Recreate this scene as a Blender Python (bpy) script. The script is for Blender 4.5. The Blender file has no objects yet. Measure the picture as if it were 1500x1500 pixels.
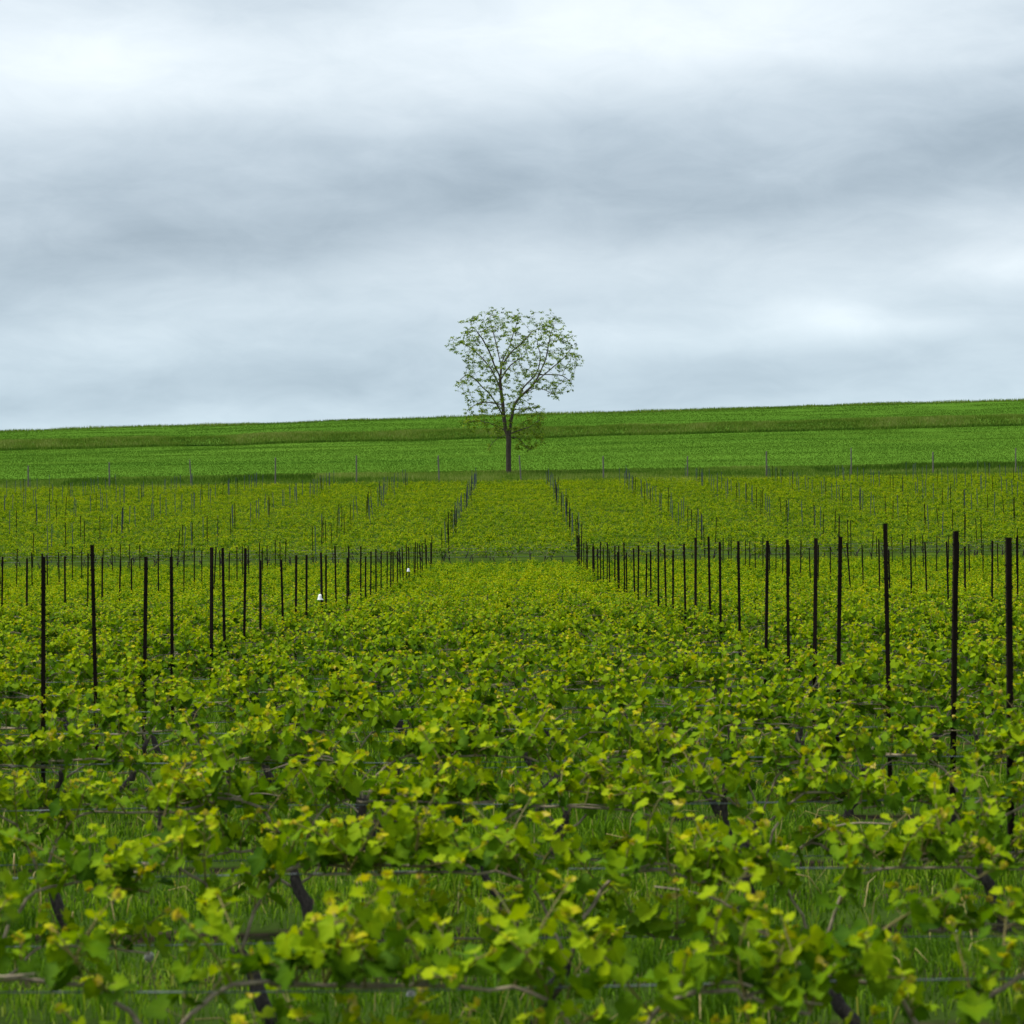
import bpy, math, random
import numpy as np
from mathutils import Matrix, Vector

random.seed(7)
rng = np.random.default_rng(11)
R = math.radians
scene = bpy.context.scene
col = scene.collection

# ------------------------------------------------------------------ camera
EYE = 1.55
cam_data = bpy.data.cameras.new('camera')
cam_data.sensor_fit = 'HORIZONTAL'
cam_data.sensor_width = 36.0
cam_data.lens = 3413 / 1500 * 36.0
cam_data.clip_start = 0.1
cam_data.clip_end = 5000
cam_data.dof.use_dof = True
cam_data.dof.focus_distance = 62.0
cam_data.dof.aperture_fstop = 7.5
cam_data.dof.aperture_blades = 8
cam = bpy.data.objects.new('camera', cam_data)
col.objects.link(cam)
cam.location = (0, 0, EYE)
cam.rotation_euler = (R(90) + math.atan(60 / 3413), 0, 0)
scene.camera = cam

# ------------------------------------------------------------------ world: overcast sky
SUN_EL, SUN_AZ = R(64), R(275)
world = bpy.data.worlds.new('World')
scene.world = world
world.use_nodes = True
wn, wl = world.node_tree.nodes, world.node_tree.links
wn.clear()


def N(nt, kind, **kw):
    n = nt.new(kind)
    for k, v in kw.items():
        setattr(n, k, v)
    return n


def wmath(op, a, b=None, c=None, clamp=False):
    n = N(wn, 'ShaderNodeMath', operation=op, use_clamp=clamp)
    for i, v in enumerate((a, b, c)):
        if v is None:
            continue
        if isinstance(v, (int, float)):
            n.inputs[i].default_value = v
        else:
            wl.new(v, n.inputs[i])
    return n.outputs[0]


w_out = N(wn, 'ShaderNodeOutputWorld')
sky = N(wn, 'ShaderNodeTexSky')
sky.sky_type = 'NISHITA'
sky.sun_disc = False
sky.sun_elevation = SUN_EL
sky.sun_rotation = SUN_AZ
bg_sky = N(wn, 'ShaderNodeBackground')
bg_sky.inputs['Strength'].default_value = 0.05
wl.new(sky.outputs[0], bg_sky.inputs['Color'])
tc = N(wn, 'ShaderNodeTexCoord')
sep = N(wn, 'ShaderNodeSeparateXYZ')
wl.new(tc.outputs['Generated'], sep.inputs[0])


def wnoise(scale_xyz, loc, detail, rough, dist=0.0):
    mp = N(wn, 'ShaderNodeMapping')
    mp.inputs['Scale'].default_value = scale_xyz
    mp.inputs['Location'].default_value = loc
    wl.new(tc.outputs['Generated'], mp.inputs['Vector'])
    nz = N(wn, 'ShaderNodeTexNoise')
    nz.inputs['Scale'].default_value = 1.0
    nz.inputs['Detail'].default_value = detail
    nz.inputs['Roughness'].default_value = rough
    nz.inputs['Distortion'].default_value = dist
    wl.new(mp.outputs[0], nz.inputs['Vector'])
    return nz.outputs[0]


n_big = wnoise((5, 5, 20), (3.1, 0.4, 1.7), 2, 0.45, 0.2)
n_mid = wnoise((11, 11, 36), (7.3, 2.2, 4.9), 6, 0.52, 0.35)
n_fine = wnoise((24, 24, 60), (1.3, 5.2, 0.9), 8, 0.62, 0.6)
el = wmath('ADD', sep.outputs['Z'], wmath('MULTIPLY', sep.outputs['X'], -0.07))
el = wmath('ADD', el, wmath('MULTIPLY', wmath('SUBTRACT', n_big, 0.5), 0.05))
ramp = N(wn, 'ShaderNodeValToRGB')
wl.new(el, ramp.inputs[0])
stops = [(0.0, .74), (0.055, .74), (0.075, .66), (0.097, .73), (0.114, .69), (0.142, .57), (0.172, .64),
         (0.203, .82), (0.232, .82), (0.32, .70), (0.55, .78), (1.0, .80)]
cr = ramp.color_ramp
cr.interpolation = 'EASE'
while len(cr.elements) > 1:
    cr.elements.remove(cr.elements[-1])
for i, (p, v) in enumerate(stops):
    e = cr.elements[0] if i == 0 else cr.elements.new(p)
    e.position = p
    e.color = (v, v, v, 1)
lum = ramp.outputs[0]
lum = wmath('ADD', lum, wmath('MULTIPLY', wmath('SUBTRACT', n_mid, 0.5), 0.24))
lum = wmath('ADD', lum, wmath('MULTIPLY', wmath('SUBTRACT', n_fine, 0.5), 0.17))


def pix_dir(px, py):
    v = Vector(((px - 750) / 3413, 1.0, (810 - py) / 3413))
    return v.normalized()


def blob(px, py, wx, wy, amp):
    """soft lighter or darker cloud region in the sky in view"""
    d = pix_dir(px, py)
    sub = N(wn, 'ShaderNodeVectorMath', operation='SUBTRACT')
    wl.new(tc.outputs['Generated'], sub.inputs[0])
    sub.inputs[1].default_value = d
    mul = N(wn, 'ShaderNodeVectorMath', operation='MULTIPLY')
    wl.new(sub.outputs[0], mul.inputs[0])
    mul.inputs[1].default_value = (3413 / wx, 6.0, 3413 / wy)
    ln = N(wn, 'ShaderNodeVectorMath', operation='LENGTH')
    wl.new(mul.outputs[0], ln.inputs[0])
    l2 = wmath('ADD', ln.outputs['Value'], wmath('MULTIPLY', wmath('SUBTRACT', n_mid, 0.5), 1.6))
    f = wmath('POWER', 2.718, wmath('MULTIPLY', wmath('MULTIPLY', l2, l2), -1.0))
    return wmath('MULTIPLY', f, amp)


for b in ((1215, 458, 100, 30, .17), (1330, 478, 150, 22, .12), (1040, 500, 220, 22, .08), (90, 85, 260, 75, .13), (960, 40, 330, 90, .14), (1500, 385, 130, 40, .15),
          (170, 320, 380, 100, -.05), (1420, 200, 160, 60, -.04), (760, 385, 260, 50, .08), (1010, 255, 260, 60, -.05),
          (380, 560, 300, 40, -.05), (1500, 20, 120, 60, -.10), (330, 10, 200, 40, -.08)):
    lum = wmath('ADD', lum, blob(*b))
lum = wmath('MAXIMUM', lum, 0.25)
colr = N(wn, 'ShaderNodeValToRGB')          # darker cloud is bluer, bright cloud near white
wl.new(lum, colr.inputs[0])
ce = colr.color_ramp.elements
ce[0].position, ce[0].color = 0.35, (0.705, 0.90, 1.075, 1)
ce[1].position, ce[1].color = 0.95, (0.915, 0.995, 1.045, 1)
sat = N(wn, 'ShaderNodeVectorMath', operation='SCALE')
wl.new(colr.outputs[0], sat.inputs[0])
wl.new(lum, sat.inputs['Scale'])
low = N(wn, 'ShaderNodeValToRGB')           # clearer, bluer air low over the horizon
wl.new(sep.outputs['Z'], low.inputs[0])
lc = low.color_ramp.elements
lc[0].position, lc[0].color = 0.05, (0.93, 1.0, 1.03, 1)
lc[1].position, lc[1].color = 0.13, (1.0, 1.0, 1.0, 1)
lowm = N(wn, 'ShaderNodeVectorMath', operation='MULTIPLY')
wl.new(sat.outputs[0], lowm.inputs[0])
wl.new(low.outputs[0], lowm.inputs[1])
bg_cl = N(wn, 'ShaderNodeBackground')
bg_cl.inputs['Strength'].default_value = 0.355
wl.new(lowm.outputs[0], bg_cl.inputs['Color'])
mixw = N(wn, 'ShaderNodeMixShader')
mixw.inputs[0].default_value = 0.93
wl.new(bg_sky.outputs[0], mixw.inputs[1])
wl.new(bg_cl.outputs[0], mixw.inputs[2])
wl.new(mixw.outputs[0], w_out.inputs['Surface'])

# ------------------------------------------------------------------ sun behind thick cloud
sun_data = bpy.data.lights.new('sun', 'SUN')
sun_data.energy = 1.5
sun_data.angle = R(16)
sun_data.color = (1.0, 0.96, 0.9)
sun = bpy.data.objects.new('sun', sun_data)
col.objects.link(sun)
sd = Vector((math.sin(SUN_AZ) * math.cos(SUN_EL), math.cos(SUN_AZ) * math.cos(SUN_EL), math.sin(SUN_EL)))
sun.rotation_euler = sd.to_track_quat('Z', 'Y').to_euler()

scene.view_settings.view_transform = 'Standard'
scene.view_settings.look = 'None'
scene.view_settings.exposure = 1.6
scene.view_settings.gamma = 1.0
scene.cycles.use_denoising = True
scene.cycles.max_bounces = 6
scene.cycles.diffuse_bounces = 3
scene.cycles.transmission_bounces = 4

# ------------------------------------------------------------------ materials


def new_mat(name):
    m = bpy.data.materials.new(name)
    m.use_nodes = True
    m.node_tree.nodes.clear()
    return m, m.node_tree.nodes, m.node_tree.links


def set_ramp(node, stops):
    cr = node.color_ramp
    while len(cr.elements) > 1:
        cr.elements.remove(cr.elements[-1])
    for i, (p, c) in enumerate(stops):
        e = cr.elements[0] if i == 0 else cr.elements.new(p)
        e.position = p
        e.color = (*c, 1)


def leaf_mat(name, stops, transl=0.35, rough=0.45, spec=0.4, tr_gain=(1.25, 1.2, 0.6), mottle=0.12):
    m, n, l = new_mat(name)
    out = N(n, 'ShaderNodeOutputMaterial')
    at = N(n, 'ShaderNodeAttribute', attribute_name='tint')
    geo = N(n, 'ShaderNodeNewGeometry')
    nz = N(n, 'ShaderNodeTexNoise')
    nz.inputs['Scale'].default_value = 45
    nz.inputs['Detail'].default_value = 2
    tco = N(n, 'ShaderNodeTexCoord')
    l.new(tco.outputs['Object'], nz.inputs['Vector'])
    ma = N(n, 'ShaderNodeMath', operation='MULTIPLY_ADD')
    l.new(nz.outputs[0], ma.inputs[0])
    ma.inputs[1].default_value = mottle
    l.new(at.outputs['Fac'], ma.inputs[2])
    ms = N(n, 'ShaderNodeMath', operation='SUBTRACT')
    l.new(ma.outputs[0], ms.inputs[0])
    ms.inputs[1].default_value = mottle * 0.5
    rp = N(n, 'ShaderNodeValToRGB')
    set_ramp(rp, stops)
    l.new(ms.outputs[0], rp.inputs[0])
    bs = N(n, 'ShaderNodeBsdfPrincipled')
    bs.inputs['Roughness'].default_value = rough
    bs.inputs['Specular IOR Level'].default_value = spec
    l.new(rp.outputs[0], bs.inputs['Base Color'])
    tr = N(n, 'ShaderNodeBsdfTranslucent')
    g = N(n, 'ShaderNodeVectorMath', operation='MULTIPLY')
    l.new(rp.outputs[0], g.inputs[0])
    g.inputs[1].default_value = tr_gain
    l.new(g.outputs[0], tr.inputs['Color'])
    mx = N(n, 'ShaderNodeMixShader')
    mx.inputs[0].default_value = transl
    l.new(bs.outputs[0], mx.inputs[1])
    l.new(tr.outputs[0], mx.inputs[2])
    l.new(mx.outputs[0], out.inputs['Surface'])
    return m


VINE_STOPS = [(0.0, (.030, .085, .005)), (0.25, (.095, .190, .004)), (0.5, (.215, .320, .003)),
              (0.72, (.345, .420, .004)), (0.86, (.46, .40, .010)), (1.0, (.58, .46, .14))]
m_vine = leaf_mat('vine_leaf', VINE_STOPS, 0.33, 0.6, 0.04, (1.4, 1.35, .3))
m_grass = leaf_mat('grass_blades', [(0.0, (.018, .050, .005)), (0.4, (.080, .175, .007)), (0.75, (.21, .34, .014)),
                                    (0.9, (.28, .27, .07)), (1.0, (.46, .36, .18))], 0.35, 0.6, 0.05, (1.1, 1.2, .4), .08)
m_verge = leaf_mat('verge_grass', [(0.0, (.025, .065, .010)), (0.35, (.070, .145, .014)), (0.7, (.150, .235, .030)),
                                   (1.0, (.28, .32, .09))], 0.25, 0.7, 0.02, (1.1, 1.1, .5), 0)
m_crop = leaf_mat('crop_blades', [(0.0, (.050, .122, .012)), (0.5, (.092, .184, .020)), (1.0, (.150, .255, .030))],
                  0.14, 0.7, 0.0, (1.1, 1.1, .5), 0)
m_tree = leaf_mat('tree_leaf', [(0.0, (.035, .065, .010)), (0.4, (.10, .175, .012)), (0.8, (.24, .34, .03)),
                                (1.0, (.34, .38, .06))], 0.45, 0.6, 0.06, (1.1, 1.1, .5), 0)


def solid_mat(name, c1, c2, scale=8.0, rough=0.8, metallic=0.0, bump=0.3, stretch=(1, 1, 1), detail=6, spec=0.3):
    m, n, l = new_mat(name)
    out = N(n, 'ShaderNodeOutputMaterial')
    bs = N(n, 'ShaderNodeBsdfPrincipled')
    bs.inputs['Roughness'].default_value = rough
    bs.inputs['Metallic'].default_value = metallic
    bs.inputs['Specular IOR Level'].default_value = spec
    tco = N(n, 'ShaderNodeTexCoord')
    mp = N(n, 'ShaderNodeMapping')
    mp.inputs['Scale'].default_value = stretch
    l.new(tco.outputs['Object'], mp.inputs['Vector'])
    nz = N(n, 'ShaderNodeTexNoise')
    nz.inputs['Scale'].default_value = scale
    nz.inputs['Detail'].default_value = detail
    nz.inputs['Roughness'].default_value = 0.65
    l.new(mp.outputs[0], nz.inputs['Vector'])
    rp = N(n, 'ShaderNodeValToRGB')
    set_ramp(rp, [(0.3, c1), (0.7, c2)])
    l.new(nz.outputs[0], rp.inputs[0])
    l.new(rp.outputs[0], bs.inputs['Base Color'])
    if bump:
        bp = N(n, 'ShaderNodeBump')
        bp.inputs['Strength'].default_value = bump
        bp.inputs['Distance'].default_value = 0.02
        l.new(nz.outputs[0], bp.inputs['Height'])
        l.new(bp.outputs[0], bs.inputs['Normal'])
    l.new(bs.outputs[0], out.inputs['Surface'])
    return m


m_bark = solid_mat('vine_bark', (.016, .013, .011), (.085, .068, .058), 30, .9, bump=.8, stretch=(3, 3, 1))
m_cane = solid_mat('vine_cane', (.10, .075, .05), (.42, .34, .23), 18, .7, bump=.3)
m_shoot = solid_mat('vine_shoot', (.11, .12, .02), (.24, .17, .06), 10, .6, bump=0)
m_dark_post = solid_mat('rusted_steel', (.005, .004, .0035), (.020, .013, .010), 22, .9, .0, .25, (1, 1, .25), spec=.06)
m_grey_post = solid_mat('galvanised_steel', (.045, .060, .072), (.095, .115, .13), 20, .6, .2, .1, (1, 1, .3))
m_wood = solid_mat('weathered_fence_wood', (.075, .070, .060), (.19, .175, .15), 14, .9, 0, .5, (4, 4, .4))
m_wire = solid_mat('galvanised_wire', (.10, .125, .135), (.20, .23, .24), 30, .45, .6, 0)
m_tbark = solid_mat('tree_bark', (.035, .027, .024), (.115, .088, .072), 6, .95, 0, .8, (3, 3, .7))
m_white = solid_mat('white_plastic', (.76, .77, .78), (.86, .86, .86), 10, .35, 0, 0, spec=.5)
m_seed = leaf_mat('seed_fluff', [(0.0, (.70, .70, .66)), (1.0, (.74, .74, .70))], .45, .9, .05, (1, 1, 1), 0)
m_stalk = solid_mat('green_stalk', (.10, .14, .03), (.17, .15, .06), 20, .6, 0, 0)


def ground_mat(name, stops, scale, stretch=(1, 1, 1), rows=False, bump=.5, fine=6.0, big=None):
    m, n, l = new_mat(name)
    out = N(n, 'ShaderNodeOutputMaterial')
    bs = N(n, 'ShaderNodeBsdfPrincipled')
    bs.inputs['Roughness'].default_value = .95
    bs.inputs['Specular IOR Level'].default_value = 0.0
    tco = N(n, 'ShaderNodeTexCoord')
    mp = N(n, 'ShaderNodeMapping')
    mp.inputs['Scale'].default_value = stretch
    l.new(tco.outputs['Object'], mp.inputs['Vector'])
    nz = N(n, 'ShaderNodeTexNoise')
    nz.inputs['Scale'].default_value = scale
    nz.inputs['Detail'].default_value = 8
    nz.inputs['Roughness'].default_value = .7
    l.new(mp.outputs[0], nz.inputs['Vector'])
    fac = nz.outputs[0]
    if big:
        nb = N(n, 'ShaderNodeTexNoise')
        nb.inputs['Scale'].default_value = big
        nb.inputs['Detail'].default_value = 3
        l.new(mp.outputs[0], nb.inputs['Vector'])
        mm = N(n, 'ShaderNodeMath', operation='ADD')
        l.new(fac, mm.inputs[0])
        l.new(nb.outputs[0], mm.inputs[1])
        hf = N(n, 'ShaderNodeMath', operation='MULTIPLY')
        l.new(mm.outputs[0], hf.inputs[0])
        hf.inputs[1].default_value = .5
        fac = hf.outputs[0]
    rp = N(n, 'ShaderNodeValToRGB')
    set_ramp(rp, stops)
    l.new(fac, rp.inputs[0])
    colour = rp.outputs[0]
    if rows:      # bare cultivated earth in a strip under each vine row
        sx = N(n, 'ShaderNodeSeparateXYZ')
        l.new(tco.outputs['Object'], sx.inputs[0])
        a = N(n, 'ShaderNodeMath', operation='MULTIPLY_ADD')
        l.new(sx.outputs['Y'], a.inputs[0])
        a.inputs[1].default_value = math.pi
        a.inputs[2].default_value = -5.5 * math.pi + math.pi / 2
        s = N(n, 'ShaderNodeMath', operation='SINE')
        l.new(a.outputs[0], s.inputs[0])
        ab = N(n, 'ShaderNodeMath', operation='ABSOLUTE')
        l.new(s.outputs[0], ab.inputs[0])
        ad = N(n, 'ShaderNodeMath', operation='MULTIPLY_ADD')
        l.new(nz.outputs[0], ad.inputs[0])
        ad.inputs[1].default_value = .9
        l.new(ab.outputs[0], ad.inputs[2])
        r2 = N(n, 'ShaderNodeValToRGB')
        set_ramp(r2, [(.88, (0, 0, 0)), (1.0, (1, 1, 1))])
        dv = N(n, 'ShaderNodeMath', operation='MULTIPLY')
        l.new(ad.outputs[0], dv.inputs[0])
        dv.inputs[1].default_value = .68
        l.new(dv.outputs[0], r2.inputs[0])
        soil = N(n, 'ShaderNodeValToRGB')
        set_ramp(soil, [(.3, (.016, .012, .009)), (.7, (.055, .040, .029))])
        n3 = N(n, 'ShaderNodeTexNoise')
        n3.inputs['Scale'].default_value = 14
        n3.inputs['Detail'].default_value = 6
        l.new(tco.outputs['Object'], n3.inputs['Vector'])
        l.new(n3.outputs[0], soil.inputs[0])
        mx = N(n, 'ShaderNodeMix', data_type='RGBA')
        l.new(r2.outputs[0], mx.inputs[0])
        l.new(colour, mx.inputs[6])
        l.new(soil.outputs[0], mx.inputs[7])
        colour = mx.outputs[2]
    l.new(colour, bs.inputs['Base Color'])
    bp = N(n, 'ShaderNodeBump')
    bp.inputs['Strength'].default_value = bump
    bp.inputs['Distance'].default_value = .06
    l.new(nz.outputs[0], bp.inputs['Height'])
    l.new(bp.outputs[0], bs.inputs['Normal'])
    l.new(bs.outputs[0], out.inputs['Surface'])
    return m


m_floor = ground_mat('vineyard_floor', [(.3, (.018, .026, .008)), (.55, (.035, .065, .010)), (.75, (.07, .11, .014))],
                     3.0, rows=True, big=.6)
m_path_g = ground_mat('path_turf', [(.3, (.045, .095, .010)), (.7, (.10, .18, .016))], 3.0, big=.3)
m_upfloor = ground_mat('upper_vineyard_floor', [(.3, (.020, .030, .008)), (.55, (.045, .080, .010)), (.75, (.085, .13, .014))], 3.0, big=.5)
m_verge_g = ground_mat('verge_soil_grass', [(.3, (.040, .085, .010)), (.7, (.09, .15, .020))], 2.0, big=.15)
m_field_g = ground_mat('crop_ground', [(.3, (.053, .125, .012)), (.7, (.092, .186, .019))], 1.5, (.25, 1, 1), big=.06)
m_bank_g = ground_mat('bank_grass', [(.3, (.035, .095, .010)), (.7, (.10, .19, .025))], 1.0, big=.1)
m_upper_g = ground_mat('upper_crop', [(.3, (.046, .112, .011)), (.7, (.080, .168, .017))], 1.2, (.25, 1, 1), big=.06)

# ------------------------------------------------------------------ mesh helpers


class MB:
    """collects vertices and triangles, with a tint per vertex and a material slot per face"""

    def __init__(self):
        self.v, self.f, self.t, self.m, self.n = [], [], [], [], 0

    def add(self, v, f, tint=0.5, mi=0):
        v = np.asarray(v, dtype=np.float32).reshape(-1, 3)
        f = np.asarray(f, dtype=np.int32).reshape(-1, 3)
        self.v.append(v)
        self.f.append(f + self.n)
        self.t.append(np.broadcast_to(np.asarray(tint, dtype=np.float32), (len(v),)))
        self.m.append(np.full(len(f), mi, dtype=np.int32))
        self.n += len(v)

    def mesh(self, name, mats, smooth=True):
        v, f = np.concatenate(self.v), np.concatenate(self.f)
        t, mi = np.concatenate(self.t), np.concatenate(self.m)
        me = bpy.data.meshes.new(name)
        me.vertices.add(len(v))
        me.vertices.foreach_set('co', v.ravel())
        me.loops.add(len(f) * 3)
        me.loops.foreach_set('vertex_index', f.ravel())
        me.polygons.add(len(f))
        me.polygons.foreach_set('loop_start', np.arange(len(f), dtype=np.int32) * 3)
        for m in (mats if isinstance(mats, (list, tuple)) else [mats]):
            me.materials.append(m)
        me.polygons.foreach_set('material_index', mi)
        me.polygons.foreach_set('use_smooth', np.full(len(f), smooth))
        a = me.attributes.new('tint', 'FLOAT', 'POINT')
        a.data.foreach_set('value', np.ascontiguousarray(t))
        me.update(calc_edges=True)
        me.validate()
        return me

    def build(self, name, mats, parent=None, smooth=True):
        return link(name, self.mesh(name, mats, smooth), parent)


def link(name, data, parent=None):
    o = bpy.data.objects.new(name, data)
    col.objects.link(o)
    if parent is not None:
        o.parent = parent
    return o


def tag(o, label=None, cat=None, group=None, kind=None):
    for k, v in (('label', label), ('category', cat), ('group', group), ('kind', kind)):
        if v:
            o[k] = v
    return o


def thing(name, loc, label, cat, group=None, rz=0.0):
    o = link(name, None)
    o.empty_display_size = .2
    o.location = loc
    o.rotation_euler = (0, 0, rz)
    return tag(o, label, cat, group)


def tube(mb, pts, rad, k=6, tint=.5, mi=0, cap=True):
    pts = np.asarray(pts, dtype=float)
    n = len(pts)
    rad = np.broadcast_to(np.asarray(rad, dtype=float), (n,))
    tg = np.gradient(pts, axis=0)
    tg /= np.linalg.norm(tg, axis=1, keepdims=True) + 1e-9
    ref = np.array([0., 0., 1.]) if abs(tg[0][2]) < .9 else np.array([1., 0., 0.])
    vs = []
    ang = np.arange(k) * 2 * math.pi / k
    for i in range(n):
        a = np.cross(tg[i], ref)
        a /= np.linalg.norm(a) + 1e-9
        b = np.cross(tg[i], a)
        ref = -np.cross(tg[i], a) if False else np.cross(a, tg[i])
        vs.append(pts[i] + rad[i] * (np.outer(np.cos(ang), a) + np.outer(np.sin(ang), b)))
    v = np.concatenate(vs)
    f = []
    for i in range(n - 1):
        for j in range(k):
            p, q = i * k + j, i * k + (j + 1) % k
            f += [(p, q, q + k), (p, q + k, p + k)]
    if cap:
        v = np.concatenate([v, pts[:1], pts[-1:]])
        for j in range(k):
            f.append((n * k, (j + 1) % k, j))
            f.append((n * k + 1, (n - 1) * k + j, (n - 1) * k + (j + 1) % k))
    mb.add(v, f, tint, mi)


def vnoise(x, y, s, seed=0):
    """cheap smooth value noise for arrays, about 0..1"""
    x, y = np.asarray(x, float) / s, np.asarray(y, float) / s
    xi, yi = np.floor(x).astype(np.int64), np.floor(y).astype(np.int64)
    fx, fy = x - xi, y - yi
    fx, fy = fx * fx * (3 - 2 * fx), fy * fy * (3 - 2 * fy)

    def h(a, b):
        k = (a * 374761393 + b * 668265263 + seed * 974634541) & 0x7fffffff
        k = ((k ^ (k >> 13)) * 1274126177) & 0x7fffffff
        return ((k ^ (k >> 16)) & 0xffff) / 65535.0
    return (h(xi, yi) * (1 - fx) + h(xi + 1, yi) * fx) * (1 - fy) + (h(xi, yi + 1) * (1 - fx) + h(xi + 1, yi + 1) * fx) * fy


# ------------------------------------------------------------------ terrain
_gy = np.arange(-60, 1200, .5)
_gz = np.interp(_gy, [-60, 0, 46, 62, 78, 88, 91, 95, 110, 182, 207, 330, 333.5, 418, 430, 450, 600, 1200],
                [0, 0, 0, .06, .26, .48, .58, 1.10, 1.95, 6.55, 8.75, 17.8, 19.1, 26.1, 26.5, 25.6, 12, -10])


def _box(a, w):
    k = int(w / .5) | 1
    return np.convolve(np.pad(a, k // 2, mode='edge'), np.ones(k) / k, mode='valid')


_sm, _sm2 = _box(_box(_gz, 3), 3), _box(_gz, 1.5)
_w = np.clip((_gy - 290) / 15, 0, 1) * np.clip((375 - _gy) / 15, 0, 1)
_gz = _sm * (1 - _w) + _sm2 * _w


def ground_z(x, y):
    x, y = np.asarray(x, float), np.asarray(y, float)
    c = np.interp(y, [-60, 60, 100, 180, 330, 420, 1200], [.013, .013, .012, .0147, .0255, .0325, .0325])
    cx = 240 * np.tanh(x / 240)
    z = np.interp(y, _gy, _gz) + c * cx
    amp = np.interp(y, [0, 60, 200, 400], [.02, .03, .10, .35])
    return z + amp * (vnoise(x + 500, y + 500, np.interp(60., [0, 1], [1, 1]) * 9.0, 3) - .5)


def gz(x, y):
    return float(ground_z(x, y))


def sheet(name, ys, xs, mat, label):
    ys, xs = np.asarray(ys, float), np.asarray(xs, float)
    X, Y = np.meshgrid(xs, ys)
    V = np.stack([X, Y, ground_z(X, Y)], -1).reshape(-1, 3)
    nx, ny = len(xs), len(ys)
    i, j = np.meshgrid(np.arange(nx - 1), np.arange(ny - 1))
    p = (j * nx + i).ravel()
    F = np.concatenate([np.stack([p, p + 1, p + nx + 1], 1), np.stack([p, p + nx + 1, p + nx], 1)])
    mb = MB()
    mb.add(V, F, .5)
    o = mb.build(name, mat)
    o['kind'] = 'structure'
    o['label'] = label
    return o


xs_t = np.concatenate([-np.geomspace(900, 40, 24), np.linspace(-38, 38, 77), np.geomspace(40, 900, 24)])
Y_V, Y_F, Y_B, Y_U = 183.0, 208.5, 330.0, 336.0
sheet('vineyard_ground', np.concatenate([np.linspace(-60, 0, 20), np.linspace(.5, 90.5, 181)]), xs_t, m_floor,
      'grassy ground of the vineyard with dark earth under the vine rows')
sheet('grass_path', np.linspace(90.5, 94.5, 9), xs_t, m_path_g, 'green grass path crossing between the two vine blocks')
sheet('upper_vineyard_ground', np.linspace(94.5, Y_V, 178), xs_t, m_upfloor, 'ground of the upper vine block rising to the verge')
sheet('verge_ground', np.linspace(Y_V, Y_F, 40), xs_t, m_verge_g, 'rough grass verge along the top end of the vineyard')
sheet('crop_field', np.linspace(Y_F, Y_B, 90), xs_t, m_field_g, 'bright green sown field rising behind the tree')
sheet('grass_bank', np.linspace(Y_B, Y_U, 25), xs_t, m_bank_g, 'olive grassy bank between the two fields')
sheet('hilltop_field', np.concatenate([np.linspace(Y_U, 440, 70), np.linspace(446, 1190, 40)]), xs_t, m_upper_g,
      'darker green field on the hilltop under the sky')

# ------------------------------------------------------------------ leaf shapes


def leaf_outline(kind, r):
    if kind == 'fine':      # five-lobed toothed vine leaf: stalk at the origin, blade along +y
        ang = [-148, -128, -112, -96, -80, -66, -52, -40, -30, -20, -10, 0]
        rad = [.46, .70, .80, .74, .75, .90, .93, .80, .84, .94, 1.0, 1.10]
        a = ang + [-q for q in ang[-2::-1]]
        q = rad + rad[-2::-1]
    else:
        a = [-140, -105, -78, -55, -30, 0, 30, 55, 78, 105, 140]
        q = [.48, .78, .76, .93, .82, 1.08, .82, .93, .76, .78, .48]
        if kind == 'coarse':
            a, q = a[::2], [.5, .75, .95, 1.05, .95, .75, .5][:6]
            a = [-135, -75, -35, 0, 35, 75, 135]
            q = [.5, .85, .85, 1.08, .85, .85, .5]
    a, q = np.radians(a), np.array(q) * (1 + .07 * r.standard_normal(len(q)))
    return np.stack([np.sin(a) * q, np.cos(a) * q], 1)


def leaf_shape(kind, r):
    """unit leaf (about 1 unit wide): verts and triangles, folded along its midrib and cupped"""
    p = leaf_outline(kind, r) * .56
    c = np.array([[0, 0.0]])
    xy = np.concatenate([c, p])
    fold, cup = r.uniform(.05, .75), r.uniform(-.65, .2)
    z = fold * np.abs(xy[:, 0]) + cup * (xy ** 2).sum(1) * 1.6 + .04 * r.standard_normal(len(xy))
    z[0] = 0
    v = np.stack([xy[:, 0], xy[:, 1] + .0, z], 1)
    f = [(0, i + 1, i) for i in range(1, len(p))]
    return v, np.array(f)


FAR_LEAF_V = np.array([[0, -.1, 0], [.48, .30, .12], [0, .62, -.05], [-.48, .30, .12]])
FAR_LEAF_F = np.array([[0, 1, 2], [0, 2, 3]])

# ------------------------------------------------------------------ vine generator
WIRE_HI, WIRE_LO = .53, .31


def rot_frame(d, up):
    """3x3 matrix whose y axis is d and z axis is close to up"""
    d = d / (np.linalg.norm(d) + 1e-9)
    x = np.cross(d, up)
    x /= np.linalg.norm(x) + 1e-9
    return np.stack([x, d, np.cross(x, d)], 1)


def smooth_path(keys, n):
    keys = np.asarray(keys, float)
    t = np.linspace(0, len(keys) - 1, n)
    out = np.stack([np.interp(t, np.arange(len(keys)), keys[:, k]) for k in range(3)], 1)
    for _ in range(2):
        out[1:-1] = .25 * out[:-2] + .5 * out[1:-1] + .25 * out[2:]
    return out


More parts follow.
